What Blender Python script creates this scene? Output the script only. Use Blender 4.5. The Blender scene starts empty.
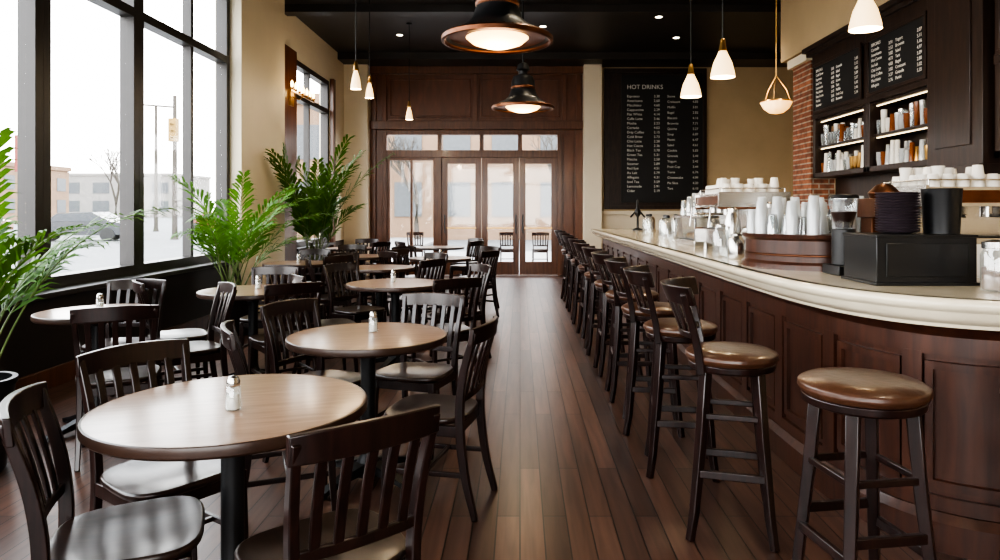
import bpy, bmesh, math, random
from mathutils import Vector, Matrix
random.seed(7)
R=random.random
def U(a,b): return a+(b-a)*R()

# ---------------------------------------------------------------- materials
def mat_base(name):
    m=bpy.data.materials.new(name); m.use_nodes=True
    nt=m.node_tree; b=nt.nodes['Principled BSDF']
    return m,nt,b
def ramp(nt,c1,c2,p1=0.3,p2=0.7):
    r=nt.nodes.new('ShaderNodeValToRGB'); e=r.color_ramp.elements
    e[0].position=p1; e[0].color=(*c1,1); e[1].position=p2; e[1].color=(*c2,1)
    return r
def coords(nt,scale=(1,1,1),rot=(0,0,0)):
    t=nt.nodes.new('ShaderNodeTexCoord'); mp=nt.nodes.new('ShaderNodeMapping')
    mp.inputs['Scale'].default_value=scale; mp.inputs['Rotation'].default_value=rot
    nt.links.new(t.outputs['Object'],mp.inputs['Vector']); return mp
def plain(name,c,rough=.5,metal=0,var=.12,nscale=8,bump=0,coat=0,spec=.5):
    m,nt,b=mat_base(name); mp=coords(nt)
    n=nt.nodes.new('ShaderNodeTexNoise'); n.inputs['Scale'].default_value=nscale; n.inputs['Detail'].default_value=4
    nt.links.new(mp.outputs[0],n.inputs['Vector'])
    r=ramp(nt,[x*(1-var) for x in c],[min(1,x*(1+var)) for x in c])
    nt.links.new(n.outputs['Fac'],r.inputs[0]); nt.links.new(r.outputs[0],b.inputs['Base Color'])
    b.inputs['Roughness'].default_value=rough; b.inputs['Metallic'].default_value=metal
    b.inputs['Coat Weight'].default_value=coat; b.inputs['Coat Roughness'].default_value=.12
    b.inputs['Specular IOR Level'].default_value=spec
    if bump:
        bp=nt.nodes.new('ShaderNodeBump'); bp.inputs['Strength'].default_value=bump; bp.inputs['Distance'].default_value=.01
        nt.links.new(n.outputs['Fac'],bp.inputs['Height']); nt.links.new(bp.outputs[0],b.inputs['Normal'])
    return m
def wood(name,c1,c2,rough=.3,scale=(20,20,2),coat=.2,bump=.05,spec=.5):
    m,nt,b=mat_base(name); mp=coords(nt,scale)
    n=nt.nodes.new('ShaderNodeTexNoise'); n.inputs['Scale'].default_value=1.6; n.inputs['Detail'].default_value=6; n.inputs['Distortion'].default_value=.6
    nt.links.new(mp.outputs[0],n.inputs['Vector'])
    r=ramp(nt,c1,c2,.32,.7); nt.links.new(n.outputs['Fac'],r.inputs[0]); nt.links.new(r.outputs[0],b.inputs['Base Color'])
    b.inputs['Roughness'].default_value=rough; b.inputs['Coat Weight'].default_value=coat; b.inputs['Coat Roughness'].default_value=.15
    b.inputs['Specular IOR Level'].default_value=spec
    bp=nt.nodes.new('ShaderNodeBump'); bp.inputs['Strength'].default_value=bump; bp.inputs['Distance'].default_value=.003
    nt.links.new(n.outputs['Fac'],bp.inputs['Height']); nt.links.new(bp.outputs[0],b.inputs['Normal'])
    return m
def emis(name,c,s,base=(.9,.85,.7)):
    m,nt,b=mat_base(name); b.inputs['Base Color'].default_value=(*base,1)
    b.inputs['Emission Color'].default_value=(*c,1); b.inputs['Emission Strength'].default_value=s
    return m
def glassy(name,tint=(1,1,1),gl=.08,diff=0,dc=(.9,.9,.9)):
    m=bpy.data.materials.new(name); m.use_nodes=True; nt=m.node_tree; nt.nodes.clear()
    o=nt.nodes.new('ShaderNodeOutputMaterial'); t=nt.nodes.new('ShaderNodeBsdfTransparent'); t.inputs[0].default_value=(*tint,1)
    g=nt.nodes.new('ShaderNodeBsdfGlossy'); g.inputs['Roughness'].default_value=.05
    mx=nt.nodes.new('ShaderNodeMixShader'); mx.inputs[0].default_value=gl
    nt.links.new(t.outputs[0],mx.inputs[1]); nt.links.new(g.outputs[0],mx.inputs[2]); last=mx
    if diff:
        d=nt.nodes.new('ShaderNodeBsdfDiffuse'); d.inputs[0].default_value=(*dc,1)
        m2=nt.nodes.new('ShaderNodeMixShader'); m2.inputs[0].default_value=diff
        nt.links.new(mx.outputs[0],m2.inputs[1]); nt.links.new(d.outputs[0],m2.inputs[2]); last=m2
    nt.links.new(last.outputs[0],o.inputs[0]); return m
def leafmat(name,c1,c2):
    m,nt,b=mat_base(name); mp=coords(nt); n=nt.nodes.new('ShaderNodeTexNoise'); n.inputs['Scale'].default_value=7
    nt.links.new(mp.outputs[0],n.inputs['Vector']); r=ramp(nt,c1,c2); nt.links.new(n.outputs['Fac'],r.inputs[0]); nt.links.new(r.outputs[0],b.inputs['Base Color'])
    b.inputs['Roughness'].default_value=.5; b.inputs['Specular IOR Level'].default_value=.25
    t=nt.nodes.new('ShaderNodeBsdfTranslucent'); t.inputs[0].default_value=(c2[0]*1.3,c2[1]*1.2,c2[2],1)
    mx=nt.nodes.new('ShaderNodeMixShader'); mx.inputs[0].default_value=.25; o=nt.nodes['Material Output']
    nt.links.new(b.outputs[0],mx.inputs[1]); nt.links.new(t.outputs[0],mx.inputs[2]); nt.links.new(mx.outputs[0],o.inputs[0]); return m
def brickmat(name,c1,c2,cm,w,h,mort,rot=(0,0,0),rough=.7,grain=None,bump=.3,coat=0,lo=(.55,.55,.55),hi=(1.25,1.2,1.15)):
    m,nt,b=mat_base(name); mp=coords(nt,(1,1,1),rot)
    br=nt.nodes.new('ShaderNodeTexBrick'); br.inputs['Scale'].default_value=1
    br.inputs['Brick Width'].default_value=w; br.inputs['Row Height'].default_value=h
    br.inputs['Mortar Size'].default_value=mort; br.inputs['Mortar Smooth'].default_value=.1; br.offset=.37
    br.inputs['Color1'].default_value=(*c1,1); br.inputs['Color2'].default_value=(*c2,1); br.inputs['Mortar'].default_value=(*cm,1)
    nt.links.new(mp.outputs[0],br.inputs['Vector'])
    col=br.outputs['Color']
    n=nt.nodes.new('ShaderNodeTexNoise'); n.inputs['Detail'].default_value=6
    if grain:
        mp2=coords(nt,grain); nt.links.new(mp2.outputs[0],n.inputs['Vector']); n.inputs['Scale'].default_value=1; n.inputs['Distortion'].default_value=.5
    else:
        nt.links.new(mp.outputs[0],n.inputs['Vector']); n.inputs['Scale'].default_value=12
    r=ramp(nt,lo,hi,.3,.7); nt.links.new(n.outputs['Fac'],r.inputs[0])
    mx=nt.nodes.new('ShaderNodeMix'); mx.data_type='RGBA'; mx.blend_type='MULTIPLY'; mx.inputs[0].default_value=1
    nt.links.new(col,mx.inputs[6]); nt.links.new(r.outputs[0],mx.inputs[7]); nt.links.new(mx.outputs[2],b.inputs['Base Color'])
    b.inputs['Roughness'].default_value=rough; b.inputs['Coat Weight'].default_value=coat; b.inputs['Coat Roughness'].default_value=.2
    bp=nt.nodes.new('ShaderNodeBump'); bp.inputs['Strength'].default_value=bump; bp.inputs['Distance'].default_value=.004; bp.invert=True
    nt.links.new(br.outputs['Fac'],bp.inputs['Height']); nt.links.new(bp.outputs[0],b.inputs['Normal'])
    return m

M={}
M['floor']=brickmat('floor_planks',(.118,.061,.043),(.056,.029,.021),(.010,.006,.004),1.6,.105,.0034,(0,0,math.pi/2),.32,(26,1.6,1),.5,.03,(.65,.65,.65),(1.3,1.27,1.25))
M['chair']=wood('espresso_wood',(.008,.0036,.003),(.024,.009,.007),.28,(30,30,3),.2)
M['seat']=wood('seat_wood',(.013,.0065,.005),(.034,.016,.011),.30,(22,4,4),.28)
M['ttop']=wood('table_top_wood',(.20,.115,.068),(.33,.205,.13),.28,(3,26,3),.4,.04)
M['tedge']=plain('table_edge',(.04,.020,.013),.3)
M['iron']=plain('black_iron',(.010,.010,.011),.4)
M['barwood']=wood('bar_wood',(.034,.012,.007),(.074,.026,.014),.36,(14,14,1.6),.12)
M['doorwood']=wood('door_wood',(.085,.030,.012),(.16,.058,.022),.35,(14,14,1.4),.3)
M['wallwood']=wood('wall_wood',(.105,.036,.014),(.18,.062,.025),.36,(5,5,1),.25)
M['backbar']=wood('backbar_wood',(.020,.011,.008),(.042,.022,.014),.38,(14,14,2),.1)
M['marble']=plain('cream_stone',(.70,.62,.47),.18,0,.06,5,0,.4)
M['cream']=plain('cream_paint',(.78,.69,.53),.6,0,.03,2)
M['tan']=plain('tan_paint',(.52,.39,.23),.65,0,.05,2)
M['darkwall']=plain('dark_wainscot',(.030,.022,.018),.5,0,.1,4)
M['ceil']=plain('ceiling_paint',(.030,.025,.022),.45,0,.1,2)
M['frame']=plain('window_frame',(.045,.040,.038),.4,0,.05)
M['glass']=glassy('window_glass',(1,1,1),.04)
M['clear']=glassy('clear_glass',(.9,.93,.93),.22,.08)
M['plastic']=glassy('cup_plastic',(.90,.93,.94),.14,.34)
M['white']=plain('white_ceramic',(.80,.77,.71),.25,0,.03)
M['black']=plain('black_plastic',(.012,.012,.013),.35)
M['slate']=plain('menu_slate',(.012,.012,.012),.5,0,.1)
M['chalk']=emis('chalk_white',(.8,.8,.75),.0,(.8,.78,.72))
M['leather']=plain('brown_leather',(.068,.029,.016),.30,0,.2,30,.15,.2)
M['steel']=plain('steel',(.55,.54,.52),.22,1,.05)
M['brass']=plain('brass',(.55,.33,.12),.3,1,.1)
M['copper']=plain('copper_rim',(.16,.07,.04),.38,1,.2)
M['leaf']=leafmat('palm_leaf',(.035,.105,.013),(.10,.225,.032))
M['stem']=plain('palm_stem',(.12,.17,.05),.5,0,.3)
M['soil']=plain('soil',(.02,.013,.008),.9)
M['brick']=brickmat('brick_red',(.33,.12,.06),(.20,.07,.04),(.35,.30,.24),.21,.07,.010,(math.pi/2,0,0),.8)
M['bulb']=emis('bulb_warm',(1,.72,.32),7)
M['diff']=emis('lamp_diffuser',(1,.62,.20),4)
M['shade']=emis('shade_glass',(1,.62,.25),1.9)
M['amber']=emis('amber_glass',(1,.48,.10),1.6)
M['down']=emis('downlight_lens',(1,.9,.7),12)
M['led']=emis('shelf_led',(1,.78,.45),4)  # glow for strips added to the back bar shelves
M['plate']=plain('dark_plate',(.06,.045,.055),.3)
M['syrup']=plain('amber_syrup',(.20,.06,.015),.15,0,.1)
M['asphalt']=plain('asphalt',(.12,.12,.12),.8,0,.1,1)
M['pave']=plain('pavement',(.24,.23,.22),.8,0,.08,1)
M['extbrick']=plain('ext_facade',(.19,.12,.075),.8,0,.1,1)
M['extgrey']=plain('ext_facade_grey',(.20,.185,.17),.8,0,.1,1)
M['bark']=plain('tree_bark',(.06,.05,.04),.8)
M['extwin']=plain('ext_window',(.05,.055,.065),.2)
M['extwin2']=plain('ext_window_pale',(.07,.075,.08),.4)
M['carp']=plain('car_paint',(.03,.033,.04),.25,.2,.05,2,0,.5)
M['carr']=plain('car_paint_red',(.16,.03,.02),.25,.2,.05,2,0,.5)
M['red']=plain('sign_red',(.20,.04,.03),.5)
M['yellow']=plain('signal_yellow',(.25,.15,.03),.5)

# ---------------------------------------------------------------- mesh builder
class MB:
    def __init__(s): s.v=[];s.f=[];s.m=[];s.mats=[];s.cur=0;s.T=Matrix.Identity(4)
    def use(s,k):
        if k not in s.mats: s.mats.append(k)
        s.cur=s.mats.index(k); return s
    def add(s,vs,fs):
        o=len(s.v); s.v+= [tuple(s.T@Vector(p)) for p in vs]
        for f in fs: s.f.append([i+o for i in f]); s.m.append(s.cur)
    def box(s,c,d,rz=0,R_=None):
        x,y,z=[k/2 for k in d]; vs=[(a*x,b*y,e*z) for a in(-1,1) for b in(-1,1) for e in(-1,1)]
        Rm=R_ if R_ else Matrix.Rotation(rz,3,'Z')
        vs=[tuple(Rm@Vector(p)+Vector(c)) for p in vs]
        s.add(vs,[(0,1,3,2),(4,6,7,5),(0,4,5,1),(2,3,7,6),(0,2,6,4),(1,5,7,3)])
    def bb(s,x0,x1,y0,y1,z0,z1): s.box(((x0+x1)/2,(y0+y1)/2,(z0+z1)/2),(x1-x0,y1-y0,z1-z0))
    def rings(s,rings,caps=True,loop=False):
        n=len(rings[0]); vs=[p for r in rings for p in r]; fs=[]; k=len(rings)
        for i in range(k if loop else k-1):
            a=i*n; b=((i+1)%k)*n
            for j in range(n): fs.append((a+j,a+(j+1)%n,b+(j+1)%n,b+j))
        if caps and not loop: fs.append(tuple(range(n))[::-1]); fs.append(tuple((k-1)*n+j for j in range(n)))
        s.add(vs,fs)
    def lathe(s,prof,c=(0,0,0),seg=32,caps=True):
        s.rings([[(c[0]+r*math.cos(2*math.pi*j/seg),c[1]+r*math.sin(2*math.pi*j/seg),c[2]+z) for j in range(seg)] for r,z in prof],caps)
    def sweep(s,pts,w,h,ref=(0,0,1),rnd=False,seg=10,loop=False):
        P=[Vector(p) for p in pts]; rg=[]; n=len(P); ref=Vector(ref)
        for i,p in enumerate(P):
            if loop: t=P[(i+1)%n]-P[i-1]
            else: t=(P[min(i+1,n-1)]-P[max(i-1,0)])
            t.normalize(); side=t.cross(ref)
            if side.length<1e-3: side=t.cross(Vector((1,0,0)))
            side.normalize(); up=side.cross(t).normalized()
            a=(w[i] if isinstance(w,(list,tuple)) else w)/2; b=(h[i] if isinstance(h,(list,tuple)) else h)/2
            if rnd: rg.append([p+side*a*math.cos(2*math.pi*k/seg)+up*b*math.sin(2*math.pi*k/seg) for k in range(seg)])
            else: rg.append([p+side*a+up*b,p-side*a+up*b,p-side*a-up*b,p+side*a-up*b])
        s.rings(rg,True,loop)
    def prism(s,outl,z0,z1): s.rings([[(x,y,z0) for x,y in outl],[(x,y,z1) for x,y in outl]])
    def mesh(s,name,sharp=38):
        me=bpy.data.meshes.new(name); me.from_pydata(s.v,[],s.f)
        for k in s.mats: me.materials.append(M[k])
        for p,m in zip(me.polygons,s.m): p.material_index=m
        bm=bmesh.new(); bm.from_mesh(me); bmesh.ops.recalc_face_normals(bm,faces=bm.faces); bm.to_mesh(me); bm.free()
        for p in me.polygons: p.use_smooth=True
        me.set_sharp_from_angle(angle=math.radians(sharp)); me.update(); return me
    def obj(s,name,loc=(0,0,0),rz=0,bev=0,sharp=38): return place(s.mesh(name,sharp),name,loc,rz,bev)
def place(me,name,loc=(0,0,0),rz=0,bev=0,sc=1):
    o=bpy.data.objects.new(name,me); bpy.context.scene.collection.objects.link(o)
    o.location=loc; o.rotation_euler=(0,0,rz); o.scale=(sc,sc,sc)
    if bev:
        b=o.modifiers.new('bevel','BEVEL'); b.width=bev; b.segments=2; b.limit_method='ANGLE'; b.angle_limit=math.radians(40)
    return o
def face(fx,fy): return math.atan2(-fx,fy)
def crom(P,n=8):
    P=[Vector(p) for p in P]; P=[P[0]*2-P[1]]+P+[P[-1]*2-P[-2]]; out=[]
    for i in range(1,len(P)-2):
        a,b,c,d=P[i-1:i+3]
        for k in range(n):
            t=k/n; out.append(.5*((2*b)+(c-a)*t+(2*a-5*b+4*c-d)*t*t+(3*b-a-3*c+d)*t**3))
    out.append(P[-2]); return out

# ---------------------------------------------------------------- room shell
XL=-3.7; YF=15.0; ZC=4.6; YB=-3.2; XR=4.2; SILL=.78; WT=4.25
b=MB().use('floor'); b.bb(-3.9,6.5,YB-.2,YF+.2,-.1,0); b.obj('floor')
b=MB().use('ceil'); b.bb(-3.9,6.5,YB-.2,YF+.2,ZC,ZC+.15); b.obj('ceiling')
b=MB().use('ceil')
for y in (4.0,11.0): b.bb(XL,XR,y-.12,y+.12,ZC-.12,ZC)
b.bb(XL,6.2,14.2,15,ZC-.14,ZC)
b.obj('trim_ceiling_beams')
b=MB().use('darkwall'); b.bb(XL-.2,XL,YB,8.9,0,SILL); b.bb(XL-.2,XL,10.7,YF,0,SILL)
b.use('cream'); b.bb(XL-.2,XL,YB,YF,WT,ZC); b.bb(XL-.2,XL+.14,8.95,10.6,0,WT+.35)
b.bb(XL-.2,XL,10.6,11.3,SILL,WT); b.bb(XL-.2,XL,13.6,YF,SILL,WT)
b.use('doorwood'); b.bb(XL,XL+.10,10.62,11.3,0,3.95); b.bb(XL,XL+.08,13.6,13.75,0,3.95)
b.obj('wall_left',bev=.006)
def windowunit(name,y0,y1,splits,zt=WT):
    b=MB().use('frame'); x0=XL-.15; x1=XL-.01; w=.09
    b.bb(x0,x1,y0,y0+w,SILL,zt); b.bb(x0,x1,y1-w,y1,SILL,zt)
    b.bb(x0,x1,y0+w,y1-w,SILL,SILL+w); b.bb(x0,x1,y0+w,y1-w,zt-w,zt); b.bb(x0,x1,y0+w,y1-w,3.26,3.35)
    for s_ in splits: b.bb(x0+.02,x1-.02,s_-.03,s_+.03,SILL+w,zt-w)
    b.use('glass'); b.bb(XL-.085,XL-.080,y0+w,y1-w,SILL+w,zt-w)
    b.obj(name,bev=.004)
windowunit('window_1',-3.1,-.6,[]); windowunit('window_2',-.55,2.4,[]); windowunit('window_3',2.45,5.45,[])
windowunit('window_4',5.45,6.82,[]); windowunit('window_5',6.82,8.95,[7.97]); windowunit('window_6',11.3,13.6,[12.4],3.9)
b=MB().use('cream'); b.bb(XL-.2,XL,11.3,13.6,3.9,WT); b.obj('trim_window_head')
b=MB().use('frame'); b.bb(XL-.02,XL+.14,YB,8.94,SILL-.05,SILL-.005); b.bb(XL-.02,XL+.12,11.3,13.6,SILL-.05,SILL-.005); b.obj('trim_window_sill',bev=.01)
b=MB().use('doorwood'); b.bb(XL,XL+.025,YB,8.9,0,.16); b.obj('baseboard_left',bev=.005)
DX0,DX1,DZ=-2.95,.9,3.1
b=MB().use('wallwood'); b.bb(-3.2,DX0,YF,YF+.2,0,ZC); b.bb(DX1,1.34,YF,YF+.2,0,ZC); b.bb(DX0,DX1,YF,YF+.2,DZ,ZC)
b.use('tan'); b.bb(1.34,6.4,YF,YF+.2,0,ZC); b.bb(-3.9,-3.2,YF,YF+.2,0,ZC)
b.obj('wall_back')
b=MB().use('cream'); b.bb(1.34,1.72,YF-.3,YF,0,ZC-.14); b.bb(-3.72,-3.2,YF-.3,YF,0,ZC-.14)
b.bb(1.32,1.74,YF-.32,YF,0,.2); b.obj('trim_pilasters',bev=.01)
b=MB().use('cream'); b.bb(1.72,6.2,YF-.03,YF,0,1.3); b.bb(1.72,6.2,YF-.07,YF,1.3,1.38); b.obj('trim_chair_rail',bev=.006)
b=MB().use('doorwood')
b.bb(-3.2,1.34,YF-.10,YF,3.12,3.30); b.bb(-3.2,1.34,YF-.12,YF,4.30,4.46)
b.use('wallwood')
for x in (-3.12,-2.9,-.95,.95,1.25): b.bb(x-.05,x+.05,YF-.05,YF,3.3,4.3)
for x0,x1 in ((-2.8,-1.05),(-.85,.85)):
    for (a,c,d,e) in ((x0,x1,3.38,3.42),(x0,x1,4.18,4.22),(x0,x0+.04,3.42,4.18),(x1-.04,x1,3.42,4.18)): b.bb(a,c,YF-.035,YF,d,e)
b.bb(-3.2,-3.08,YF-.05,YF,0,3.12); b.bb(1.18,1.34,YF-.05,YF,0,3.12); b.bb(.94,1.14,YF-.03,YF,.2,3.0)
b.obj('trim_wood_panelling',bev=.008)
def frame_rect(b,x0,x1,z0,z1,w,y0,y1,bot=None):
    bot=bot or w
    b.bb(x0,x0+w,y0,y1,z0,z1); b.bb(x1-w,x1,y0,y1,z0,z1); b.bb(x0+w,x1-w,y0,y1,z1-w,z1); b.bb(x0+w,x1-w,y0,y1,z0,z0+bot)
b=MB().use('doorwood'); y0,y1=YF-.04,YF+.12
b.bb(DX0,DX0+.1,y0,y1,0,DZ); b.bb(DX1-.1,DX1,y0,y1,0,DZ); b.bb(DX0+.1,DX1-.1,y0,y1,DZ-.09,DZ); b.bb(DX0+.1,DX1-.1,y0,y1,2.52,2.68)
for x in (-1.72,-.82,.0): b.bb(x-.045,x+.045,y0,y1,2.68,DZ-.09)
b.bb(-1.80,-1.68,y0,y1,0,2.52); b.obj('trim_door_frame',bev=.006)
for i,(x0,x1) in enumerate([(-2.85,-1.80),(-1.68,-.83),(-.82,-.02),(-.01,.8)]):
    b=MB().use('doorwood'); frame_rect(b,x0,x1,0.01,2.52,.13 if i else .06,YF,YF+.06,.28)
    if i==0: b.bb(x0+.5,x0+.55,YF,YF+.06,.28,2.46)
    b.use('glass'); b.bb(x0+.1,x1-.1,YF+.028,YF+.032,.28,2.42)
    if i:
        b.use('iron'); hx=x0+.07 if i!=2 else x1-.07
        b.sweep([(hx,YF-.06,.9),(hx,YF-.06,1.3)],.022,.022,rnd=True,ref=(1,0,0)); b.bb(hx-.01,hx+.01,YF-.06,YF,.92,.94); b.bb(hx-.01,hx+.01,YF-.06,YF,1.26,1.28)
        b.use('brass'); b.bb(x0+.11,x1-.11,YF-.03,YF-.01,1.0,1.03)
    b.obj('door_%d'%i if i else 'window_7',bev=.005)
b=MB().use('tan'); b.bb(XR,XR+.2,YB,10.4,0,ZC); b.bb(XR,6.4,10.4,10.55,0,ZC); b.bb(6.2,6.4,10.4,YF,0,ZC)
b.bb(3.8,XR,4.2,10.2,3.54,ZC); b.obj('wall_right')
b=MB().use('darkwall'); b.bb(-3.9,4.4,YB-.2,YB,0,.6); b.use('tan'); b.bb(-3.9,4.4,YB-.2,YB,3.4,ZC); b.bb(2.0,4.4,YB-.2,YB,.6,3.4); b.bb(-3.9,-3.3,YB-.2,YB,.6,3.4); b.obj('wall_front')
b=MB().use('frame')  # unseen window behind the camera, added to let in frontal fill light
for x in (-3.3,-1.6,.1,1.92): b.bb(x,x+.08,YB-.15,YB-.02,.6,3.4)
b.bb(-3.3,2.0,YB-.14,YB-.03,2.6,2.68); b.obj('window_8')

# ---------------------------------------------------------------- menu board (far wall)
def textobj(body,size,loc,rot,parent,align='LEFT',sp=1.0):
    cu=bpy.data.curves.new('menu_text','FONT'); cu.body=body; cu.size=size; cu.align_x=align; cu.extrude=.001; cu.space_line=sp
    cu.materials.append(M['chalk']); o=bpy.data.objects.new('menu_text',cu); bpy.context.scene.collection.objects.link(o)
    o.location=loc; o.rotation_euler=rot; o.parent=parent; return o
b=MB().use('backbar'); mx0,mx1,mz0,mz1=1.80,3.98,1.42,4.42; yy=YF-.09; Y5=YF-.004
frame_rect(b,mx0,mx1,mz0,mz1,.08,yy,Y5); b.bb(mx0+.08,mx1-.08,YF-.05,Y5,mz0+.08,mz1-.08)
b.use('slate'); b.bb(mx0+.36,mx1-.06,YF-.075,YF-.05,mz0+.14,mz1-.14)
mb=b.obj('menu_board',bev=.004)
rx=(math.pi/2,0,0); ty=YF-.078
textobj('HOT DRINKS',.13,(2.28,ty,3.98),rx,mb); textobj('2.50',.10,(3.80,ty,3.98),rx,mb,'RIGHT')
items=['Espresso','Americano','Macchiato','Cappuccino','Flat White','Caffe Latte','Mocha','Cortado','Drip Coffee','Cold Brew','Chai Latte','Hot Cocoa','Black Tea','Green Tea','Matcha','Steamer','Red Eye','Au Lait','Affogato','Iced Tea','Lemonade','Cider']
textobj('\n'.join(items),.075,(2.28,ty,3.80),rx,mb,'LEFT',1.28)
textobj('\n'.join('%.2f'%U(2,6) for _ in items),.075,(2.98,ty,3.80),rx,mb,'RIGHT',1.28)
its2=['Scone','Croissant','Muffin','Bagel','Biscotti','Brownie','Quiche','Soup','Panini','Salad','Cookie','Granola','Yogurt','Fruit Cup','Torte','Cheesecake','Pie Slice','Tart']
textobj('\n'.join(its2),.07,(3.14,ty,3.80),rx,mb,'LEFT',1.65)
textobj('\n'.join('%.2f'%U(2,9) for _ in its2),.07,(3.80,ty,3.80),rx,mb,'RIGHT',1.65)

# ---------------------------------------------------------------- dining chair
def chair_mesh():
    b=MB().use('seat'); zt=.455
    def outline(s):
        o=[]
        for k in range(36):
            a=2*math.pi*k/36; c,sn=math.cos(a),math.sin(a); p=2/3.4
            x=math.copysign(abs(c)**p,c); y=math.copysign(abs(sn)**p,sn)
            w=.215+.018*y; o.append((x*w*s,y*.205*s))
        return o
    rg=[]
    for s_,z in ((.0,zt-.032),(.93,zt-.032),(.985,zt-.022),(1,zt-.010),(.975,zt),(.85,zt-.002),(.6,zt-.009),(.3,zt-.012),(.0,zt-.012)):
        s_=max(s_,.01); rg.append([(x,y,z) for x,y in outline(s_)])
    b.rings(rg)
    b.use('chair')
    for sx in (-1,1):
        b.sweep([(sx*.178,.155,.425),(sx*.182,.165,.2),(sx*.186,.178,0)],[.036,.032,.024],[.036,.032,.024],ref=(0,1,0))
        pts=crom([(sx*.178,-.262,0),(sx*.174,-.212,.20),(sx*.172,-.188,.44),(sx*.182,-.205,.64),(sx*.196,-.262,.85)],5)
        n=len(pts); b.sweep(pts,[.024+.006*math.sin(math.pi*i/(n-1)) for i in range(n)],[.028+.012*math.sin(math.pi*i/(n-1)) for i in range(n)],ref=(0,1,0))
        b.box((sx*.176,-.012,.395),(.02,.33,.05)); b.box((sx*.18,-.02,.20),(.016,.36,.024))
    b.box((0,.155,.395),(.33,.02,.05)); b.box((0,-.175,.395),(.33,.02,.05)); b.box((0,-.02,.20),(.35,.02,.018))
    def bow(x,z,d):
        t=(z-.44)/.41; base=-.188-.075*max(t,0)**1.6
        return base-d*(1-(x/.19)**2)
    xs=[-.212+.424*i/12 for i in range(13)]
    rg=[]
    for x in xs:
        y=bow(x,.845,.032)+.004; arch=.010*(1-(x/.21)**2); h=.038
        rg.append([(x,y-.011-.006,.83+h+arch),(x,y+.011-.006,.83+h+arch),(x,y+.013,.83-h+.4*arch),(x,y-.009,.83-h+.4*arch)])
    b.rings(rg)
    rg=[]
    for x in [-.178+.356*i/8 for i in range(9)]:
        y=bow(x,.545,.016); rg.append([(x,y-.009,.56),(x,y+.009,.56),(x,y+.009,.528),(x,y-.009,.528)])
    b.rings(rg)
    for x in (-.125,-.0625,0,.0625,.125):
        pts=[(x*(1+.05*k),bow(x,.545+.26*k,.016+.016*k)-.0*k,.545+.26*k) for k in (0,.25,.5,.75,1)]
        b.sweep(pts,.030,.012,ref=(0,1,0))
    return b.mesh('dining_chair')
CH=chair_mesh()
def chair(x,y,fx,fy): place(CH,'dining_chair',(x,y,0),face(fx,fy),.004)

def table_mesh(D):
    b=MB().use('ttop'); r=D/2
    b.lathe([(.005,.738),(r-.006,.738),(r-.006,.7515),(r-.02,.7525),(.005,.7525)],seg=72)
    b.use('tedge'); b.lathe([(r-.03,.714),(r-.008,.714),(r,.722),(r+.001,.738),(r-.002,.7505),(r-.008,.7525),(r-.03,.737)],seg=72); 
    b.lathe([(.01,.714),(r-.02,.714),(r-.02,.737),(.01,.737)],seg=48)
    b.use('iron'); b.lathe([(.01,.71),(.10,.712),(.10,.70),(.045,.66),(.038,.62),(.038,.16),(.045,.12),(.07,.08),(.07,.03),(.01,.03)],seg=28)
    for k in range(4):
        a=k*math.pi/2+math.pi/4; c,s_=math.cos(a),math.sin(a)
        P=[(.05,.075),(.14,.06),(.24,.035),(.31,.018)]
        b.sweep([(q*c,q*s_,z) for q,z in P],[.07,.055,.048,.055],[.05,.04,.026,.022])
        b.lathe([(.02,0),(.028,.004),(.024,.022),(.01,.026)],(.3*c,.3*s_,0),12)
    return b.mesh('cafe_table')
TM={}
def table(x,y,D=.86):
    if D not in TM: TM[D]=table_mesh(D)
    place(TM[D],'cafe_table',(x,y,0),U(0,.6))
def shaker(x,y):
    b=MB().use('clear'); b.lathe([(.024,0),(.026,.004),(.022,.075),(.018,.08)],seg=14)
    b.use('white'); b.lathe([(.005,.002),(.021,.003),(.019,.05),(.004,.052)],seg=12)
    b.use('steel'); b.lathe([(.020,.076),(.0215,.08),(.0215,.09),(.016,.105),(.004,.11)],seg=14)
    b.obj('salt_shaker',(x,y,.754))
T=[(-.96,2.34,.88),(-.79,3.64,.82),(-1.11,6.23,.86),(-2.17,5.69,.84),(-2.72,8.6,.84),(-2.72,4.50,.70),(-2.25,9.9,.84),(-1.08,9.5,.84),(-2.9,12,.84),(-1.4,12.3,.84),(-1.6,7.95,.8)]
for x,y,D in T: table(x,y,D)
for x,y in ((-.93,2.27),(-.78,3.72),(-1.14,6.3),(-2.15,5.75),(-2.70,4.5),(-2.72,8.6),(-1.08,9.5)): shaker(x,y)
CL=[(-.55,1.98,-.64,.76),(-1.16,2.08,.92,.40),(-1.28,2.57,.82,-.57),
 (-.42,3.38,-1,.22),(-1.08,3.30,.85,.35),(-1.10,3.92,.85,-.45),(-.62,4.15,-.3,-.95),
 (-.62,5.62,-.55,.83),(-1.60,5.88,.8,.45),(-.60,6.62,-.8,-.5),(-1.55,6.72,.8,-.6),
 (-2.62,5.36,.75,.5),(-1.78,5.25,-.6,.8),(-2.25,6.25,.1,-1),
 (-2.33,4.06,-.45,.89),(-2.86,5.02,.1,-1),(-2.3,4.85,-.8,-.6),
 (-3.15,8.35,.9,.3),(-2.3,8.25,-.8,.6),(-2.75,9.12,.0,-1),
 (-1.85,9.55,-.7,.5),(-2.5,10.4,.2,-1),(-.6,9.15,-.8,.5),(-1.5,9.1,.7,.7),(-.62,9.95,-.8,-.7),(-1.5,9.95,.7,-.7),
 (-2.5,11.7,-.8,.5),(-3.25,11.8,.8,.3),(-2.8,12.55,0,-1),(-.95,12.0,-.8,.5),(-1.8,11.9,.8,.5),(-1.0,12.8,-.7,-.7),
 (-1.15,7.6,-.8,.5),(-2.05,7.7,.9,.3),(-1.2,8.4,-.7,-.8),(-2.0,8.4,.7,-.8),(-2.2,6.95,.2,1)]
for c in CL: chair(*c)

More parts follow.
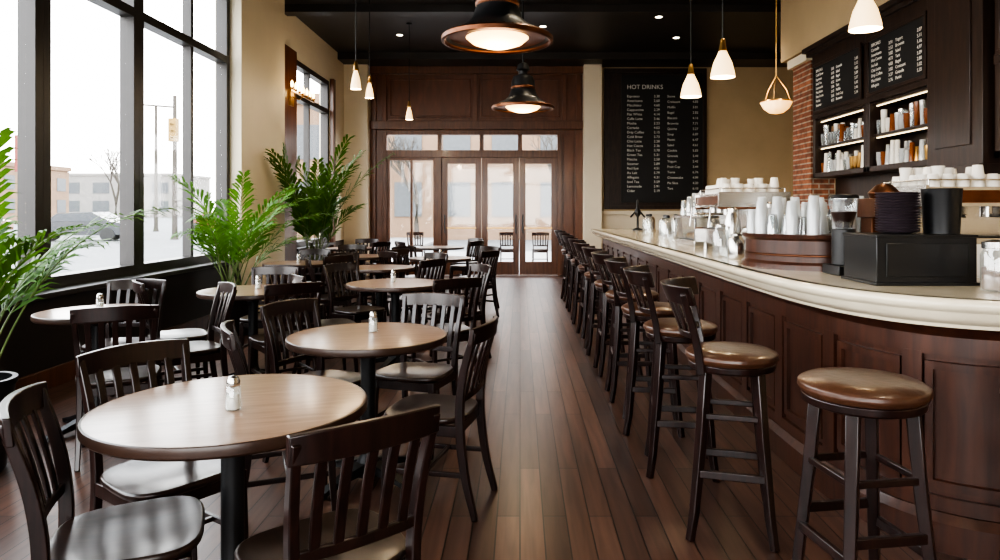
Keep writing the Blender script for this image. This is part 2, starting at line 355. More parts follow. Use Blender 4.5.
# ---------------------------------------------------------------- bar
ctrl=[(1.27,12.6,0),(1.27,10,0),(1.27,8,0),(1.27,6.2,0),(1.27,5.0,0),(1.27,4.2,0),(1.285,3.6,0),(1.34,3.18,0),(1.46,2.87,0),(1.66,2.66,0),(1.95,2.53,0),(2.35,2.47,0),(3.2,2.45,0)]
PP=crom(ctrl,10); L=[0]
for i in range(1,len(PP)): L.append(L[-1]+(PP[i]-PP[i-1]).length)
def at(s):
    s=max(0,min(L[-1],s)); i=1
    while i<len(L)-1 and L[i]<s: i+=1
    t=(s-L[i-1])/(L[i]-L[i-1]); p=PP[i-1].lerp(PP[i],t)
    a=PP[max(i-2,0)]; c=PP[min(i+1,len(PP)-1)]; tg=(c-a).normalized(); return p,Vector((tg.y,-tg.x,0))
def psweep(b,s0,s1,prof,step=.12):
    n=max(2,int((s1-s0)/step)+1); rg=[]
    for k in range(n+1):
        p,nn=at(s0+(s1-s0)*k/n); rg.append([p+nn*u+Vector((0,0,z)) for u,z in prof])
    b.rings(rg)
ZT=1.06; LL=L[-1]
b=MB().use('marble')
front=[at(s_)[0]+at(s_)[1]*(-.02) for s_ in [LL*k/90 for k in range(91)]]
outl=[(p.x,p.y) for p in front]+[(3.2,4.75),(2.4,4.75),(2.4,12.6)]
b.prism(outl,ZT-.035,ZT)
psweep(b,0,LL,[(-.06,ZT),(-.012,ZT),(.0,ZT-.010),(.003,ZT-.025),(-.004,ZT-.042),(-.022,ZT-.050),(-.026,ZT-.056),(-.034,ZT-.078),(-.058,ZT-.098),(-.085,ZT-.108),(-.09,ZT-.122),(-.13,ZT-.122),(-.13,ZT-.02),(-.06,ZT-.02)],.08)
b.obj('bar_countertop',sharp=50)
b=MB().use('barwood'); O=-.24
psweep(b,0,LL,[(O,0),(O,ZT-.06),(O-.05,ZT-.06),(O-.05,0)],.1)
psweep(b,0,LL,[(O-.01,.0),(O+.045,.0),(O+.045,.12),(O+.03,.14),(O+.02,.155),(O-.01,.16)],.1)
psweep(b,0,LL,[(O-.01,.80),(O+.022,.80),(O+.022,.88),(O+.04,.90),(O+.085,.937),(O-.01,.937)],.1)
psweep(b,0,LL,[(O-.01,.16),(O+.022,.16),(O+.022,.22),(O-.01,.22)],.1)
ns=19; seg=LL/ns
for k in range(ns+1):
    s0=k*seg; psweep(b,max(0,s0-.055),min(LL,s0+.055),[(O-.01,.2),(O+.0225,.2),(O+.0225,.81),(O-.01,.81)],.03)
for k in range(ns):
    a,c=k*seg+.075,(k+1)*seg-.075
    pr=lambda z0,z1:[(O-.005,z0),(O+.018,z0+.004),(O+.018,z1-.004),(O-.005,z1)]
    psweep(b,a,c,pr(.735,.775),.06); psweep(b,a,c,pr(.245,.285),.06)
    psweep(b,a,a+.04,pr(.245,.775),.03); psweep(b,c-.04,c,pr(.245,.775),.03)
b.bb(1.5,2.4,12.45,12.6,0,ZT-.04); b.bb(2.32,2.38,4.75,12.5,0,ZT-.04); b.bb(2.35,3.2,4.68,4.74,0,ZT-.04)
b.bb(3.12,3.2,2.72,4.7,0,ZT-.04)
b.obj('bar_counter',sharp=30)

# ---------------------------------------------------------------- stools
def stool_mesh(back,r=.205,zs=.79):
    b=MB(); b.use('leather'); k0=zs/.79
    b.lathe([(.01,zs-.05),(r-.01,zs-.05),(r+.004,zs-.03),(r+.002,zs-.012),(r-.02,zs),(r*.6,zs+.006),(.01,zs+.006)],seg=40)
    b.use('chair'); b.lathe([(.01,zs-.085),(r-.03,zs-.085),(r-.012,zs-.078),(r-.008,zs-.05),(.01,zs-.05)],seg=40)
    for k in range(4):
        a=math.pi/4+k*math.pi/2; c,s_=math.cos(a),math.sin(a)
        b.sweep([(c*q,s_*q,z*k0) for q,z in ((.150,.72),(.175,.45),(.215,.12),(.24,0))],[.042,.040,.034,.030],[.042,.040,.034,.030],ref=(c,s_,0))
    def q(z): return .24-(.09)*(z/(.72*k0))
    for k in range(4):
        z=.28 if k%2 else .34; a=math.pi/4+k*math.pi/2; a2=a+math.pi/2; rr=q(z)
        b.sweep([(rr*math.cos(a),rr*math.sin(a),z),(rr*math.cos(a2),rr*math.sin(a2),z)],.022,.034)
        z=.52; rr=q(z); b.sweep([(rr*math.cos(a),rr*math.sin(a),z),(rr*math.cos(a2),rr*math.sin(a2),z)],.018,.024)
    if back:
        def P(a,z):
            rr=.19+.12*max(0,(z-.72)/.36)**1.3; return (rr*math.sin(a),-rr*math.cos(a),z)
        for sg in (-1,1):
            b.sweep([P(sg*.85,z) for z in (.70,.80,.90,.98,1.05)],[.026]*5,[.036,.034,.030,.028,.026],ref=(0,1,0))
        b.rings([[Vector(P(a,z))*1 for z in (1.00,1.08)]+[Vector(P(a,z))+Vector((-.022*math.sin(a),.022*math.cos(a),0)) for z in (1.08,1.00)] for a in [-.98+1.96*i/12 for i in range(13)]])
        b.rings([[Vector(P(a,z)) for z in (.85,.88)]+[Vector(P(a,z))+Vector((-.016*math.sin(a),.016*math.cos(a),0)) for z in (.88,.85)] for a in [-.85+1.7*i/10 for i in range(11)]])
        for a in (-.56,-.28,0,.28,.56):
            b.sweep([Vector(P(a,z))+Vector((-.01*math.sin(a),.01*math.cos(a),0)) for z in (.86,.93,1.02)],.024,.012,ref=(-math.sin(a),math.cos(a),0))
    return b.mesh('bar_stool')
S1=stool_mesh(True,.195); S2=stool_mesh(False,.205,.825)
for x,y,a in ((.93,3.08,-1.85),(.87,3.80,-1.72),(.85,4.5,-1.7),(.84,5.25,-1.6),(.84,6.05,-1.55),(.83,6.9,-1.6),(.84,7.8,-1.5),(.83,8.75,-1.6),(.84,9.8,-1.55),(.84,10.9,-1.5)):
    place(S1,'bar_stool',(x,y,0),a,.004)
place(S2,'bar_stool',(1.165,2.38,0),.15,.004); place(S2,'bar_stool',(1.76,2.2,0),.5,.004)

# ---------------------------------------------------------------- things on the bar
def cup(b,c,r=.035,h=.09,mat='white',flip=False,seg=16):
    b.use(mat); p=[(r*.68,0),(r*.72,.002),(r,h),(r*.93,h),(r*.64,.006),(.002,.006)]
    if flip: p=[(q,h-z) for q,z in p]
    b.lathe([(.002,p[0][1])]+p,c,seg,False)
b=MB().use('barwood'); R0=.41
b.lathe([(.01,0),(R0+.02,0),(R0+.02,.03),(R0,.045),(R0,.165),(R0+.015,.18),(R0+.02,.20),(.01,.20)],seg=64)
b.use('copper'); b.lathe([(R0-.001,.075),(R0+.006,.08),(R0+.006,.085),(R0-.001,.09)],seg=64)
b.obj('cup_display_stand',(1.80,4.26,ZT),sharp=30)
b=MB(); pts=[]
for i in range(75):
    ok=False
    for _ in range(50):
        a=U(0,6.28); q=.38*math.sqrt(R()); x,y=q*math.cos(a),q*math.sin(a)
        ok=all((x-p[0])**2+(y-p[1])**2>.0053 for p in pts)
        if ok: break
    if not ok: continue
    pts.append((x,y)); n=random.choice([1,1,2,4,7,9]); 
    for k in range(n): cup(b,(x,y,k*.015),.036,.10,random.choice(['plastic','clear','clear']) if n<3 else 'plastic',True,14)
b.obj('stacked_cups',(1.80,4.26,ZT+.201))
def espresso(name,x0,y0,wd,rot):
    b=MB().use('steel'); h=wd/2
    b.bb(-h,h,-.25,.25,.06,.18); b.bb(-h,h,-.05,.25,.18,.47); b.bb(-h,h,-.28,.25,.36,.47)
    for sx in (-1,1):
        x1,x2=(h,h+.02) if sx>0 else (-h-.02,-h)
        b.use('steel'); b.bb(x1,x2,-.30,.26,.06,.18); b.bb(x1,x2,-.08,.26,.18,.36); b.bb(x1,x2,-.30,.26,.36,.48)
        b.use('copper'); b.bb(x1-.003,x2+.003,-.302,.262,.345,.362); b.bb(x1-.003,x2+.003,-.302,.262,.175,.187)
    b.use('copper'); b.bb(-h+.02,h-.02,-.288,-.28,.38,.45)
    b.use('black'); b.bb(-h+.02,h-.02,-.24,-.06,.18,.19)
    b.use('steel')
    for x in (-h*.55,0,h*.55):
        b.lathe([(.01,.30),(.035,.30),(.035,.36),(.01,.36)],(x,-.18,0),20); b.sweep([(x,-.2,.31),(x,-.35,.305)],.02,.02,rnd=True)
    for x in (-h+.05,h-.05):
        for y in (-.22,.2): b.lathe([(.005,0),(.02,0),(.02,.06),(.005,.06)],(x,y,0),12)
        b.sweep([(x,-.27,.40),(x,-.34,.36),(x,-.36,.20)],.012,.012,rnd=True,ref=(1,0,0))
    b.sweep([(-h+.02,-.26,.51),(h-.02,-.26,.51),(h-.02,.23,.51),(-h+.02,.23,.51)],.01,.01,rnd=True,loop=True)
    for x in (-h+.02,h-.02):
        for y in (-.26,.23): b.sweep([(x,y,.47),(x,y,.51)],.01,.01,rnd=True)
    b.obj(name,(x0,y0,ZT+.001),rot,.005)
    b=MB(); nx=int((wd-.08)/.085)
    for i in range(nx):
        for j in range(5):
            for k in range(random.choice([1,1,2])): cup(b,(-h+.08+.085*i,-.2+.095*j,k*.05),.037,.075,'white',j%2==0)
    b.obj('coffee_cups',(x0,y0,ZT+.472),rot)
espresso('espresso_machine',2.68,4.20,.80,0)
espresso('espresso_machine',1.84,5.80,.70,math.pi*1.5)
b=MB().use('steel'); b.bb(1.62,2.15,6.5,7.3,0,.05)
b.use('clear'); b.bb(1.62,2.15,6.5,7.3,.05,.26); b.use('steel'); b.bb(1.60,2.17,6.48,7.32,.26,.285)
for x in (1.62,2.13):
    for y in (6.5,7.28): b.bb(x,x+.02,y,y+.02,.05,.26)
b.use('brass')
for i in range(8): b.lathe([(.01,0),(.05,.0),(.06,.03),(.04,.06),(.01,.07)],(1.74+.14*(i%3),6.65+.22*(i//3),.051),14)
b.obj('pastry_case',(0,0,ZT+.001),bev=.003)
b=MB()
for i in range(15):
    x=1.66+.11*(i%5); y=6.58+.24*(i//5)
    for k in range(random.choice([1,3,5])): cup(b,(x,y,k*.018),.045,.15,random.choice(['plastic','clear']) ,True)
b.obj('plastic_cup_stacks',(0,0,ZT+.288))
for (x,y,h,mt) in ((1.46,5.10,.24,'clear'),(1.57,5.18,.36,'steel'),(1.71,5.10,.32,'clear'),(1.85,5.2,.40,'plastic'),(2.0,5.1,.36,'steel'),(2.14,5.2,.38,'clear'),(1.60,4.92,.22,'white'),(1.75,4.90,.26,'clear'),(1.50,4.85,.18,'steel')):
    b=MB().use(mt); b.lathe([(.005,0),(.055,0),(.058,.01),(.060,h*.7),(.04,h*.86),(.038,h*.9),(.005,h*.9)],seg=24)
    b.use('steel'); b.lathe([(.005,h*.9),(.042,h*.9),(.042,h*.96),(.015,h),(.005,h)],seg=24); b.obj('storage_canister',(x,y,ZT+.001))
b=MB()
for i in range(9):
    x=2.28-.0*i; y=4.95+.1*i
    b.use('syrup' if i%2 else 'clear'); b.lathe([(.005,0),(.034,0),(.036,.01),(.036,.19),(.014,.24),(.013,.29),(.005,.29)],(x,y,0),18); b.use('black'); b.lathe([(.005,.29),(.016,.29),(.014,.32),(.004,.35)],(x,y,0),12)
b.obj('syrup_bottles',(0,0,ZT+.001))
b=MB().use('black'); b.bb(1.60,2.05,3.14,3.46,.012,.22); b.bb(1.59,2.06,3.13,3.47,.0,.014); b.bb(1.595,2.055,3.135,3.465,.215,.228)
b.bb(1.64,2.01,3.132,3.138,.04,.19)
b.obj('till_box',(0,0,ZT+.001),bev=.005)
b=MB().use('plate')
for k in range(15): b.lathe([(.03,0),(.06,.0),(.092,.010),(.098,.016),(.094,.018),(.055,.006),(.005,.005)],(1.78,3.30,k*.0125),32)
b.obj('plate_stack',(0,0,ZT+.23))
b=MB().use('black'); b.lathe([(.01,0),(.075,0),(.085,.20),(.088,.21),(.078,.21),(.07,.02),(.01,.02)],(1.975,3.28,0),28)
b.obj('utensil_crock',(0,0,ZT+.23))
for x,y in ((1.99,2.93),(2.12,2.98),(2.24,2.86)):
    b=MB().use('clear'); b.lathe([(.005,0),(.05,0),(.055,.01),(.055,.15),(.045,.17),(.045,.18)],seg=28,caps=False)
    b.use('ttop'); b.lathe([(.005,.006),(.049,.008),(.049,.10),(.005,.105)],seg=24)
    b.use('steel'); b.lathe([(.047,.178),(.05,.18),(.05,.205),(.02,.215),(.005,.215)],seg=28); b.obj('biscotti_jar',(x,y,ZT+.001))
b=MB().use('copper'); b.bb(1.83,2.01,3.58,3.80,.0,.04); b.bb(1.85,1.99,3.68,3.80,.04,.30); b.bb(1.83,2.01,3.58,3.80,.30,.40); b.lathe([(.01,.40),(.07,.40),(.08,.43),(.04,.47),(.01,.48)],(1.92,3.69,0),24)
b.use('steel'); b.lathe([(.01,.041),(.04,.041),(.045,.14),(.01,.14)],(1.92,3.63,0),20); b.bb(1.85,1.99,3.575,3.58,.32,.38)
b.obj('coffee_brewer',(0,0,ZT+.001),bev=.008)
b=MB().use('black'); b.bb(1.64,1.78,3.60,3.80,0,.05); b.lathe([(.01,.05),(.06,.05),(.06,.24),(.01,.24)],(1.71,3.70,0),24); b.use('clear'); b.lathe([(.04,.24),(.075,.38),(.075,.40)],(1.71,3.70,0),24,False); b.use('seat'); b.lathe([(.005,.245),(.04,.245),(.065,.33),(.005,.34)],(1.71,3.70,0),20); b.use('black'); b.lathe([(.01,.40),(.078,.40),(.07,.42),(.01,.425)],(1.71,3.70,0),24)
b.obj('coffee_grinder',(0,0,ZT+.001),bev=.004)
b=MB()
for i in range(4): 
    for k in range(4): cup(b,(2.32+.12*i,3.55+.03*(i%2),k*.022),.042,.10,'white',True)
b.obj('paper_cups',(0,0,ZT+.001))
b=MB().use('black'); b.lathe([(.01,0),(.09,0),(.09,.02),(.02,.05),(.018,.22),(.05,.27),(.05,.33),(.02,.38),(.015,.5),(.005,.52)],seg=18)
b.sweep([(-.12,0,.22),(-.05,0,.3),(.05,0,.3),(.12,0,.22)],.03,.03,rnd=True); b.obj('drink_tap',(1.95,11.6,ZT))
for (x,y) in ((1.7,8.2),(1.9,8.5),(2.05,9.2),(1.75,9.6),(2.1,7.6),(1.6,7.6),(1.9,10.2)):
    b=MB().use(random.choice(['steel','white','clear'])); b.lathe([(.005,0),(.07,0),(.075,.02),(.07,.2),(.05,.24),(.005,.25)],seg=24); b.use('black'); b.lathe([(.01,.25),(.03,.25),(.025,.28),(.005,.285)],seg=16); b.obj('storage_canister',(x,y,ZT+.001))

# ---------------------------------------------------------------- back bar
b=MB().use('backbar'); X0=3.85; X5=XR-.004
def bay(b,y0,y1):
    b.bb(X0,X5,y0,y0+.07,1.82,3.42); b.bb(X0,X5,y1-.07,y1,1.82,3.42)
    b.bb(X0,X5,y0,y1,1.82,1.88); b.bb(XR-.03,X5,y0,y1,1.88,3.42)
    for z in (2.20,2.55): b.bb(X0+.04,X5,y0+.07,y1-.07,z,z+.03)
    b.bb(X0-.01,X0+.04,y0,y1,2.58,2.66); b.bb(X0-.01,X0+.04,y0,y1,3.26,3.42)
bays=[(4.7,5.68),(6.52,7.78),(7.78,9.2)]
for a in bays: bay(b,*a)
b.bb(X0-.05,X5,4.6,9.3,3.42,3.47); b.bb(X0-.10,X5,4.55,9.32,3.47,3.53)
b.bb(3.78,X5,5.72,6.5,0,3.53); b.bb(3.72,3.79,5.68,6.54,3.53,3.70); b.bb(3.74,X5,5.70,6.52,1.70,1.78)
b.bb(3.765,3.785,5.86,6.36,1.95,3.40)
b.bb(3.6,X5,3.0,9.28,0,.9); b.use('marble'); b.bb(3.56,X5,3.0,5.7,.9,.94); b.bb(3.56,X5,6.55,9.28,.9,.94)
b.use('backbar'); b.bb(XR-.02,X5,3.0,9.28,.94,1.82)
b.use('led')  # added glowing strips that brighten the shelf glassware
for (a,c) in bays:
    b.bb(X0+.06,X0+.075,a+.1,c-.1,2.535,2.545); b.bb(X0+.06,X0+.075,a+.1,c-.1,2.185,2.195)
b.obj('back_bar_cabinet',bev=.004)
def rowglass(y0,y1,z,mats,h0,h1):
    b=MB(); n=int((y1-y0)/.085)
    for xx in (3.93,4.02,4.11):
        for i in range(n):
            m_=random.choice(mats); h=U(h0,h1)
            if R()<.35:
                for k in range(3): cup(b,(xx,y0+(y1-y0)*(i+.5)/n,z+k*.03),.037,.09,m_,False,12)
            else: cup(b,(xx,y0+(y1-y0)*(i+.5)/n,z),U(.028,.038),h,m_,R()<.5,12)
    b.obj('glassware')
for (a,c) in bays:
    rowglass(a+.09,c-.09,1.881,['clear','plastic','white','plastic','brass','syrup'],.12,.26); rowglass(a+.09,c-.09,2.231,['plastic','white','clear','ttop','clear','syrup'],.12,.27)
rz=(math.pi/2,0,-math.pi/2)
for (a,c) in bays:
    b=MB().use('slate'); b.bb(X0-.024,X0-.012,a+.1,c-.1,2.67,3.25); b.use('backbar')
    for (p,q,r,s_) in ((a+.07,c-.07,2.64,2.68),(a+.07,c-.07,3.24,3.28),(a+.07,a+.11,2.68,3.24),(c-.11,c-.07,2.68,3.24)): b.bb(X0-.035,X0-.012,p,q,r,s_)
    o=b.obj('chalkboard_menu',bev=.003)
    textobj('\n'.join(['SPECIALS']+random.sample(items,8)),.048,(X0-.027,c-.16,3.17),rz,o,'LEFT',1.15)
    textobj('\n'.join(['']+['%.2f'%U(2,6) for _ in range(8)]),.048,(X0-.027,(a+c)/2+.03,3.17),rz,o,'RIGHT',1.15)
    textobj('\n'.join(['']+random.sample(its2,8)),.048,(X0-.027,(a+c)/2-.02,3.17),rz,o,'LEFT',1.15)
    textobj('\n'.join(['']+['%.2f'%U(2,6) for _ in range(8)]),.048,(X0-.027,a+.14,3.17),rz,o,'RIGHT',1.15)
b=MB().use('brick'); b.bb(3.88,XR,9.34,9.95,0,3.4); b.use('cream'); b.bb(3.82,XR,9.33,10.0,3.4,3.52); b.obj('brick_column')
b=MB()
for i in range(22):
    y=3.2+.27*i
    if 5.5<y<6.7: continue
    cup(b,(3.8+.12*(i%2),y,.941),.045,U(.12,.22),random.choice(['white','steel','plastic','clear']))
b.obj('bar_supplies')

# ---------------------------------------------------------------- lamps
def light(kind,name,loc,e,c=(1,.78,.52),size=.1):
    l=bpy.data.lights.new(name,kind); l.energy=e; l.color=c
    if kind=='SPOT': l.spot_size=math.radians(100); l.spot_blend=.8; l.shadow_soft_size=size
    elif kind=='POINT': l.shadow_soft_size=size
    o=bpy.data.objects.new(name,l); bpy.context.scene.collection.objects.link(o); o.location=loc
    return o
def bigpendant(x,y,z,s=1):
    b=MB().use('iron')
    b.lathe([(.02,.62),(.07,.60),(.09,.52),(.06,.50),(.06,.46),(.13,.43),(.155,.36),(.16,.26),(.19,.17),(.24,.12),(.36,.06),(.405,.03),(.405,.012),(.38,.02),(.27,.07),(.20,.10),(.05,.12)],seg=56)
    b.use('copper'); b.lathe([(.400,.045),(.418,.03),(.418,.0),(.400,-.004),(.385,.006),(.385,.03)],seg=56)
    for k in range(40):
        a=k*math.pi/20; b.lathe([(.002,.052),(.007,.05),(.009,.04),(.004,.035)],(.392*math.cos(a),.392*math.sin(a),0),6)
    b.lathe([(.158,.30),(.166,.29),(.166,.27),(.16,.26)],seg=48)
    b.use('diff'); b.lathe([(.005,-.045),(.10,-.038),(.19,-.008),(.235,.03),(.24,.06),(.2,.065),(.005,.066)],seg=40)
    b.use('iron'); b.lathe([(.012,.6),(.012,(ZC-z)/s-.03)],seg=10); b.lathe([(.01,(ZC-z)/s-.05),(.07,(ZC-z)/s-.04),(.08,(ZC-z)/s),(.01,(ZC-z)/s)],seg=24)
    b.obj('industrial_pendant_lamp',(x,y,z))
    light('POINT','pendant_light',(x,y,z-.16),24,size=.15)
bigpendant(-.17,5.25,2.66); bigpendant(.04,9.3,2.74)
def smallpendant(x,y,z,r=.10,mat='shade'):
    b=MB().use(mat); b.lathe([(r,0),(r*.97,.03),(r*.75,.12),(r*.42,.19),(r*.3,.22),(r*.25,.215),(r*.7,.115),(r*.92,.02)],seg=32,caps=False)
    b.use('brass'); b.lathe([(.01,.32),(.02,.31),(.03,.24),(.036,.215),(.01,.21)],seg=20)
    b.use('iron'); b.lathe([(.006,.3),(.006,ZC-z)],seg=8); b.lathe([(.01,ZC-z-.03),(.05,ZC-z-.02),(.05,ZC-z),(.01,ZC-z)],seg=20)
    b.use('bulb'); b.lathe([(.003,.03),(.025,.05),(.03,.08),(.015,.13),(.003,.14)],seg=16)
    b.obj('pendant_lamp',(x,y,z)); light('POINT','pendant_bulb',(x,y,z-.05),9,size=.06)
smallpendant(1.66,6.8,2.50); smallpendant(1.68,5.8,2.50); smallpendant(2.22,4.5,2.56)
smallpendant(-1.9,8.1,2.80,.06); smallpendant(-2.15,10,3.0,.06); smallpendant(-1.9,12,2.95,.06)
b=MB().use('amber'); b.lathe([(.005,0),(.06,.01),(.11,.05),(.135,.10),(.13,.105),(.1,.06),(.005,.02)],seg=32)
b.use('brass'); b.lathe([(.13,.10),(.14,.105),(.13,.115)],seg=32)
for a in (0,2.09,4.19): b.sweep([(.13*math.cos(a),.13*math.sin(a),.11),(.09*math.cos(a),.09*math.sin(a),.22),(.0,.0,.34)],.008,.008,rnd=True)
b.lathe([(.006,.33),(.006,ZC-2.25)],seg=8); b.lathe([(.01,ZC-2.28),(.05,ZC-2.27),(.05,ZC-2.25),(.01,ZC-2.25)],seg=16)
b.obj('bowl_pendant_lamp',(2.27,6.2,2.25)); light('POINT','bowl_bulb',(2.27,6.2,2.42),8)
b=MB().use('brass'); b.bb(.0,.03,-.08,.08,-.15,.1); b.sweep([(.02,0,0),(.14,0,-.05),(.2,0,0)],.02,.02,rnd=True); b.bb(.19,.21,-.6,.6,-.01,.015)
for i in range(7):
    y=-.54+.18*i; b.use('brass'); b.lathe([(.01,.0),(.03,.03),(.03,.04),(.01,.04)],(.2,y,.01),10); b.use('bulb'); b.lathe([(.015,.04),(.024,.09),(.018,.12),(.003,.15)],(.2,y,.01),12)
b.obj('candle_wall_sconce',(XL+.101,10.98,3.18)); light('POINT','sconce_light',(XL+.55,10.98,3.2),9)
for i,(x,y) in enumerate([(-2.2,3),(0.6,3),(2.6,3.2),(-2.2,6.2),(.6,6.2),(2.8,6.2),(-2.4,9),(.6,8.8),(2.8,8.8),(-2.2,12.8),(0.4,12.2),(2.9,13),(1.0,9.9),(5,12.8),(0,0.3),(2.6,.4),(1.6,7.4),(2.3,11.6),(-1,10.4),(3.2,10.4)]):
    b=MB().use('frame'); b.lathe([(.05,0),(.075,-.006),(.08,0),(.05,.0)],seg=24); b.use('down'); b.lathe([(.004,-.003),(.055,-.003),(.055,.0),(.004,0)],seg=24)
    b.obj('ceiling_downlight',(x,y,ZC-.001)); light('SPOT','downlight_spot',(x,y,ZC-.03),75,(1,.84,.62),.06)

# ---------------------------------------------------------------- plants
def palm(x,y,n,L0,zpot,rpot,seed,up=1.25,spread=1.0,ll=.24,lw=1.0,m=18):
    random.seed(seed); b=MB().use('black')
    b.lathe([(.01,0),(rpot*.72,0),(rpot*.78,.02),(rpot,zpot-.04),(rpot*1.06,zpot-.03),(rpot*1.06,zpot),(rpot*.92,zpot),(rpot*.9,zpot-.05),(.01,zpot-.05)],seg=40)
    b.use('soil'); b.lathe([(.01,zpot-.05),(rpot*.9,zpot-.05),(rpot*.9,zpot-.045),(.01,zpot-.02)],seg=30)
    for i in range(n):
        a=i*2.39996+U(-.3,.3); e=up-U(0,.6)*spread; Lf=L0*U(.6,1.12); curve=U(.9,2.0)*spread
        p=Vector((U(-.5,.5)*rpot,U(-.5,.5)*rpot,zpot-.03)); pts=[p.copy()]; N=14
        for k in range(N):
            el=e-curve*(k/N)**1.7; d=Vector((math.cos(a)*math.cos(el),math.sin(a)*math.cos(el),math.sin(el)))
            p=p+d*(Lf/N); pts.append(p.copy())
        b.use('stem'); b.sweep(pts,[.014-.010*k/N for k in range(N+1)],[.014-.010*k/N for k in range(N+1)],rnd=True,seg=5)
        b.use('leaf')
        for j in range(m):
            t=.36+.64*j/(m-1); f=t*N; k=min(int(f),N-1); q=pts[k].lerp(pts[k+1],f-k); tg=(pts[k+1]-pts[k]).normalized()
            side=tg.cross(Vector((0,0,1)))
            if side.length<.05: side=Vector((1,0,0))
            side.normalize(); upv=side.cross(tg)
            l=ll*(.35+.75*math.sin(math.pi*min(1,(t*.85+.05))))*U(.85,1.15)
            for sg in (-1,1):
                d=(tg*(.7+.5*t)+side*sg*(.80-.30*t)+upv*U(.0,.4)).normalized(); w=(.009+.007*R())*lw
                wv=d.cross(upv).normalized()
                g=Vector((0,0,-1)); p1=q+d*l*.35+g*l*.04; p2=q+d*l*.7+g*l*.16; p3=q+d*l*.95+g*l*.38
                b.add([q,p1+wv*w,p1-wv*w,p2+wv*w*.8,p2-wv*w*.8,p3],[(0,1,2),(1,3,4,2),(3,5,4)])
    lim=XL+.16-x
    b.v=[(lim+.02*math.tanh((v[0]-lim)*3) if v[0]<lim else v[0],v[1],v[2]) for v in b.v]
    b.obj('potted_palm',(x,y,0),sharp=60)
palm(-2.90,3.72,17,1.34,.50,.18,3,1.52,.66,.27,1.1)
palm(-3.20,7.85,17,1.42,.48,.2,5,1.52,.72,.33,1.35)
palm(-3.15,10.75,20,1.85,.55,.2,9,1.52,.52,.38,1.6)

# ---------------------------------------------------------------- outside
b=MB().use('pave'); b.bb(-9,-3.92,-20,60,-.12,-.02); b.bb(-3.92,9,15.25,24,-.12,-.02); b.use('asphalt'); b.bb(-190,90,-40,240,-.3,-.14)
b.use('white')
for i in range(14): b.bb(-90+i*6,-87+i*6,38.0,38.15,-.139,-.136)
b.obj('street_ground')
def building(name,x,y,w,d,h,mt,nx,ny,nz,face_,wm='extwin2'):
    b=MB().use(mt); b.bb(-w/2,w/2,-d/2,d/2,0,h); b.bb(-w/2-.2,w/2+.2,-d/2-.2,d/2+.2,h-.5,h)
    b.use(wm)
    for k in range(nz):
        z=1.2+k*(h-1.6)/nz
        if 'y' in face_:
            for i in range(nx): xx=-w/2+(i+.5)*w/nx; b.bb(xx-w/nx*.28,xx+w/nx*.28,-d/2-.05,-d/2+.1,z,z+(h-1.6)/nz*.6)
        if 'x' in face_:
            for i in range(ny): yy=-d/2+(i+.5)*d/ny; b.bb(w/2-.1,w/2+.05,yy-d/ny*.28,yy+d/ny*.28,z,z+(h-1.6)/nz*.6)
    b.obj(name,(x,y,-.14))
building('street_building',-2,40,20,8,7.5,'extbrick',8,3,2,'y')
building('street_building',-100,150,60,16,9,'extgrey',10,4,2,'y')
building('street_building',-120,70,14,50,10,'extgrey',3,9,2,'xy')
building('street_building',-70,28,10,12,5.5,'extbrick',3,4,1,'xy')
building('street_building',-66,84,16,12,7,'extbrick',5,4,2,'xy')
def tree(x,y,h,seed):
    random.seed(seed); b=MB().use('bark')
    def br(p,d,l,r,n):
        q=p+d*l; b.sweep([p,(p+q)/2+Vector((U(-.05,.05),U(-.05,.05),0))*l,q],[r*2,r*1.7,r*1.3],[r*2,r*1.7,r*1.3],rnd=True,seg=5)
        if n: 
            for _ in range(3): br(q,(d+Vector((U(-.7,.7),U(-.7,.7),U(-.1,.5)))).normalized(),l*U(.6,.8),r*.6,n-1)
    br(Vector((0,0,0)),Vector((0,0,1)),h*.3,.14,5); b.obj('bare_tree',(x,y,-.14))
tree(-30,52,7,1); tree(-38,48,8,2); tree(-24,60,7,3); tree(-46,42,8,4); tree(-34,30,6,5); tree(1.8,33,6,6); tree(-5,34,6,8)
def car(x,y,rz,mt='carp'):
    b=MB().use(mt); prof=[(-2.2,.35),(-2.25,.7),(-2.0,.88),(-1.3,.95),(-.75,1.38),(.75,1.42),(1.5,.98),(2.1,.88),(2.25,.6),(2.2,.3)]
    b.rings([[(px,-.85,pz) for px,pz in prof],[(px,.85,pz) for px,pz in prof]])
    b.use('extwin')
    for s_ in(-.86,.86): b.rings([[(px,s_-.01,pz) for px,pz in ((-1.1,.98),(-.68,1.32),(.7,1.35),(1.25,.98))],[(px,s_+.01,pz) for px,pz in ((-1.1,.98),(-.68,1.32),(.7,1.35),(1.25,.98))]])
    b.use('black')
    for px in (-1.4,1.4):
        for s_ in (-.8,.8): b.sweep([(px,s_-.1,.33),(px,s_+.1,.33)],.66,.66,rnd=True,seg=20)
    b.obj('parked_car',(x,y,-.14),rz,.04)
car(-27,44,.15); car(-22,35,.3); car(-34,43,.1,'carr'); car(-20.5,48,.1,'carr')
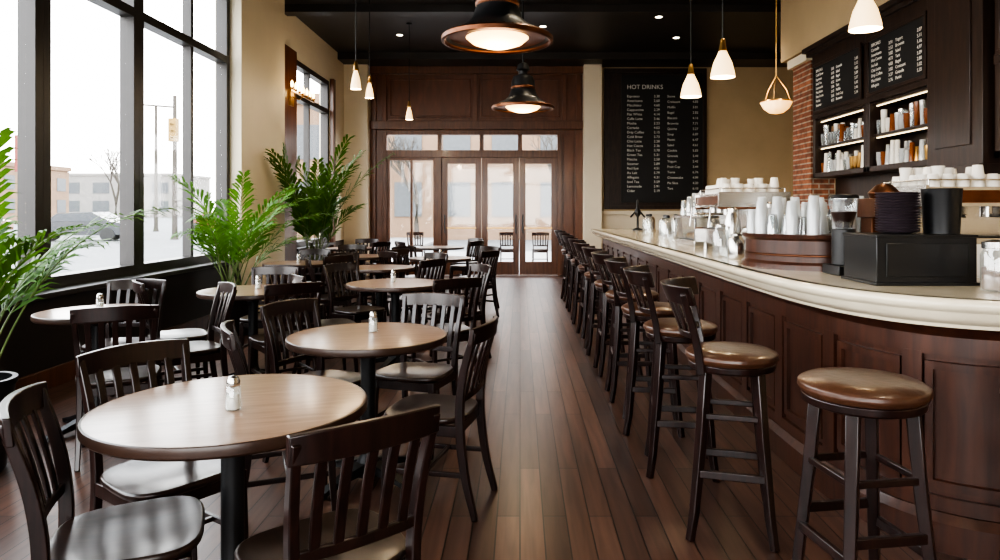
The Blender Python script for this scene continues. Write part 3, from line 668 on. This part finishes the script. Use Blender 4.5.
def pole(x,y,h,sig):
    b=MB().use('bark'); b.lathe([(.2,0),(.14,.3),(.09,h)],seg=12)
    if sig:
        b.sweep([(0,0,h-.6),(-2.6,0,h-.4)],.09,.09,rnd=True)
        for px in (-.05,-2.3): b.use('yellow'); b.bb(px-.2,px+.2,-.2,.15,h-2.4,h-1.2); b.use('black'); [b.lathe([(.01,0),(.12,0),(.01,.02)],(px,-.22,h-2.2+.35*k),10) for k in range(3)]
    b.obj('traffic_signal' if sig else 'utility_pole',(x,y,-.14))
pole(-18,36.5,7.5,True); pole(-26,50,9,False)
b=MB().use('extgrey'); b.lathe([(.06,0),(.06,4.4)],seg=10); b.use('red'); b.bb(-.45,.45,-.06,.0,2.9,4.2); b.use('white'); b.bb(-.35,.35,-.07,-.06,3.9,4.0); b.bb(-.35,.35,-.07,-.06,3.5,3.6); b.obj('street_sign',(-17.5,25,-.14),.3)
for x,y in ((-.3,17.5),(.5,17.4),(-2.6,17.6)): place(CH,'patio_chair',(x,y,-.02),0)

# ---------------------------------------------------------------- world + camera
w=bpy.data.worlds.new('World'); bpy.context.scene.world=w; w.use_nodes=True; nt=w.node_tree
bg=nt.nodes['Background']; tc=nt.nodes.new('ShaderNodeTexCoord'); sp=nt.nodes.new('ShaderNodeSeparateXYZ')
nt.links.new(tc.outputs['Generated'],sp.inputs[0]); rr=ramp(nt,(1,.98,.95),(.84,.92,1.0),0,.7); nt.links.new(sp.outputs['Z'],rr.inputs[0])
nt.links.new(rr.outputs[0],bg.inputs[0]); bg.inputs[1].default_value=10.0
vs=bpy.context.scene.view_settings; vs.view_transform='AgX'
try: vs.look='AgX - High Contrast'
except Exception as e: print(e)
cd=bpy.data.cameras.new('camera'); cam=bpy.data.objects.new('camera',cd); bpy.context.scene.collection.objects.link(cam)
cam.location=(0,0,1.4); cam.rotation_euler=(math.pi/2,0,0); cd.lens=25.2; cd.sensor_width=36; cd.shift_x=-.02; cd.shift_y=-.07; cd.clip_end=500
bpy.context.scene.camera=cam
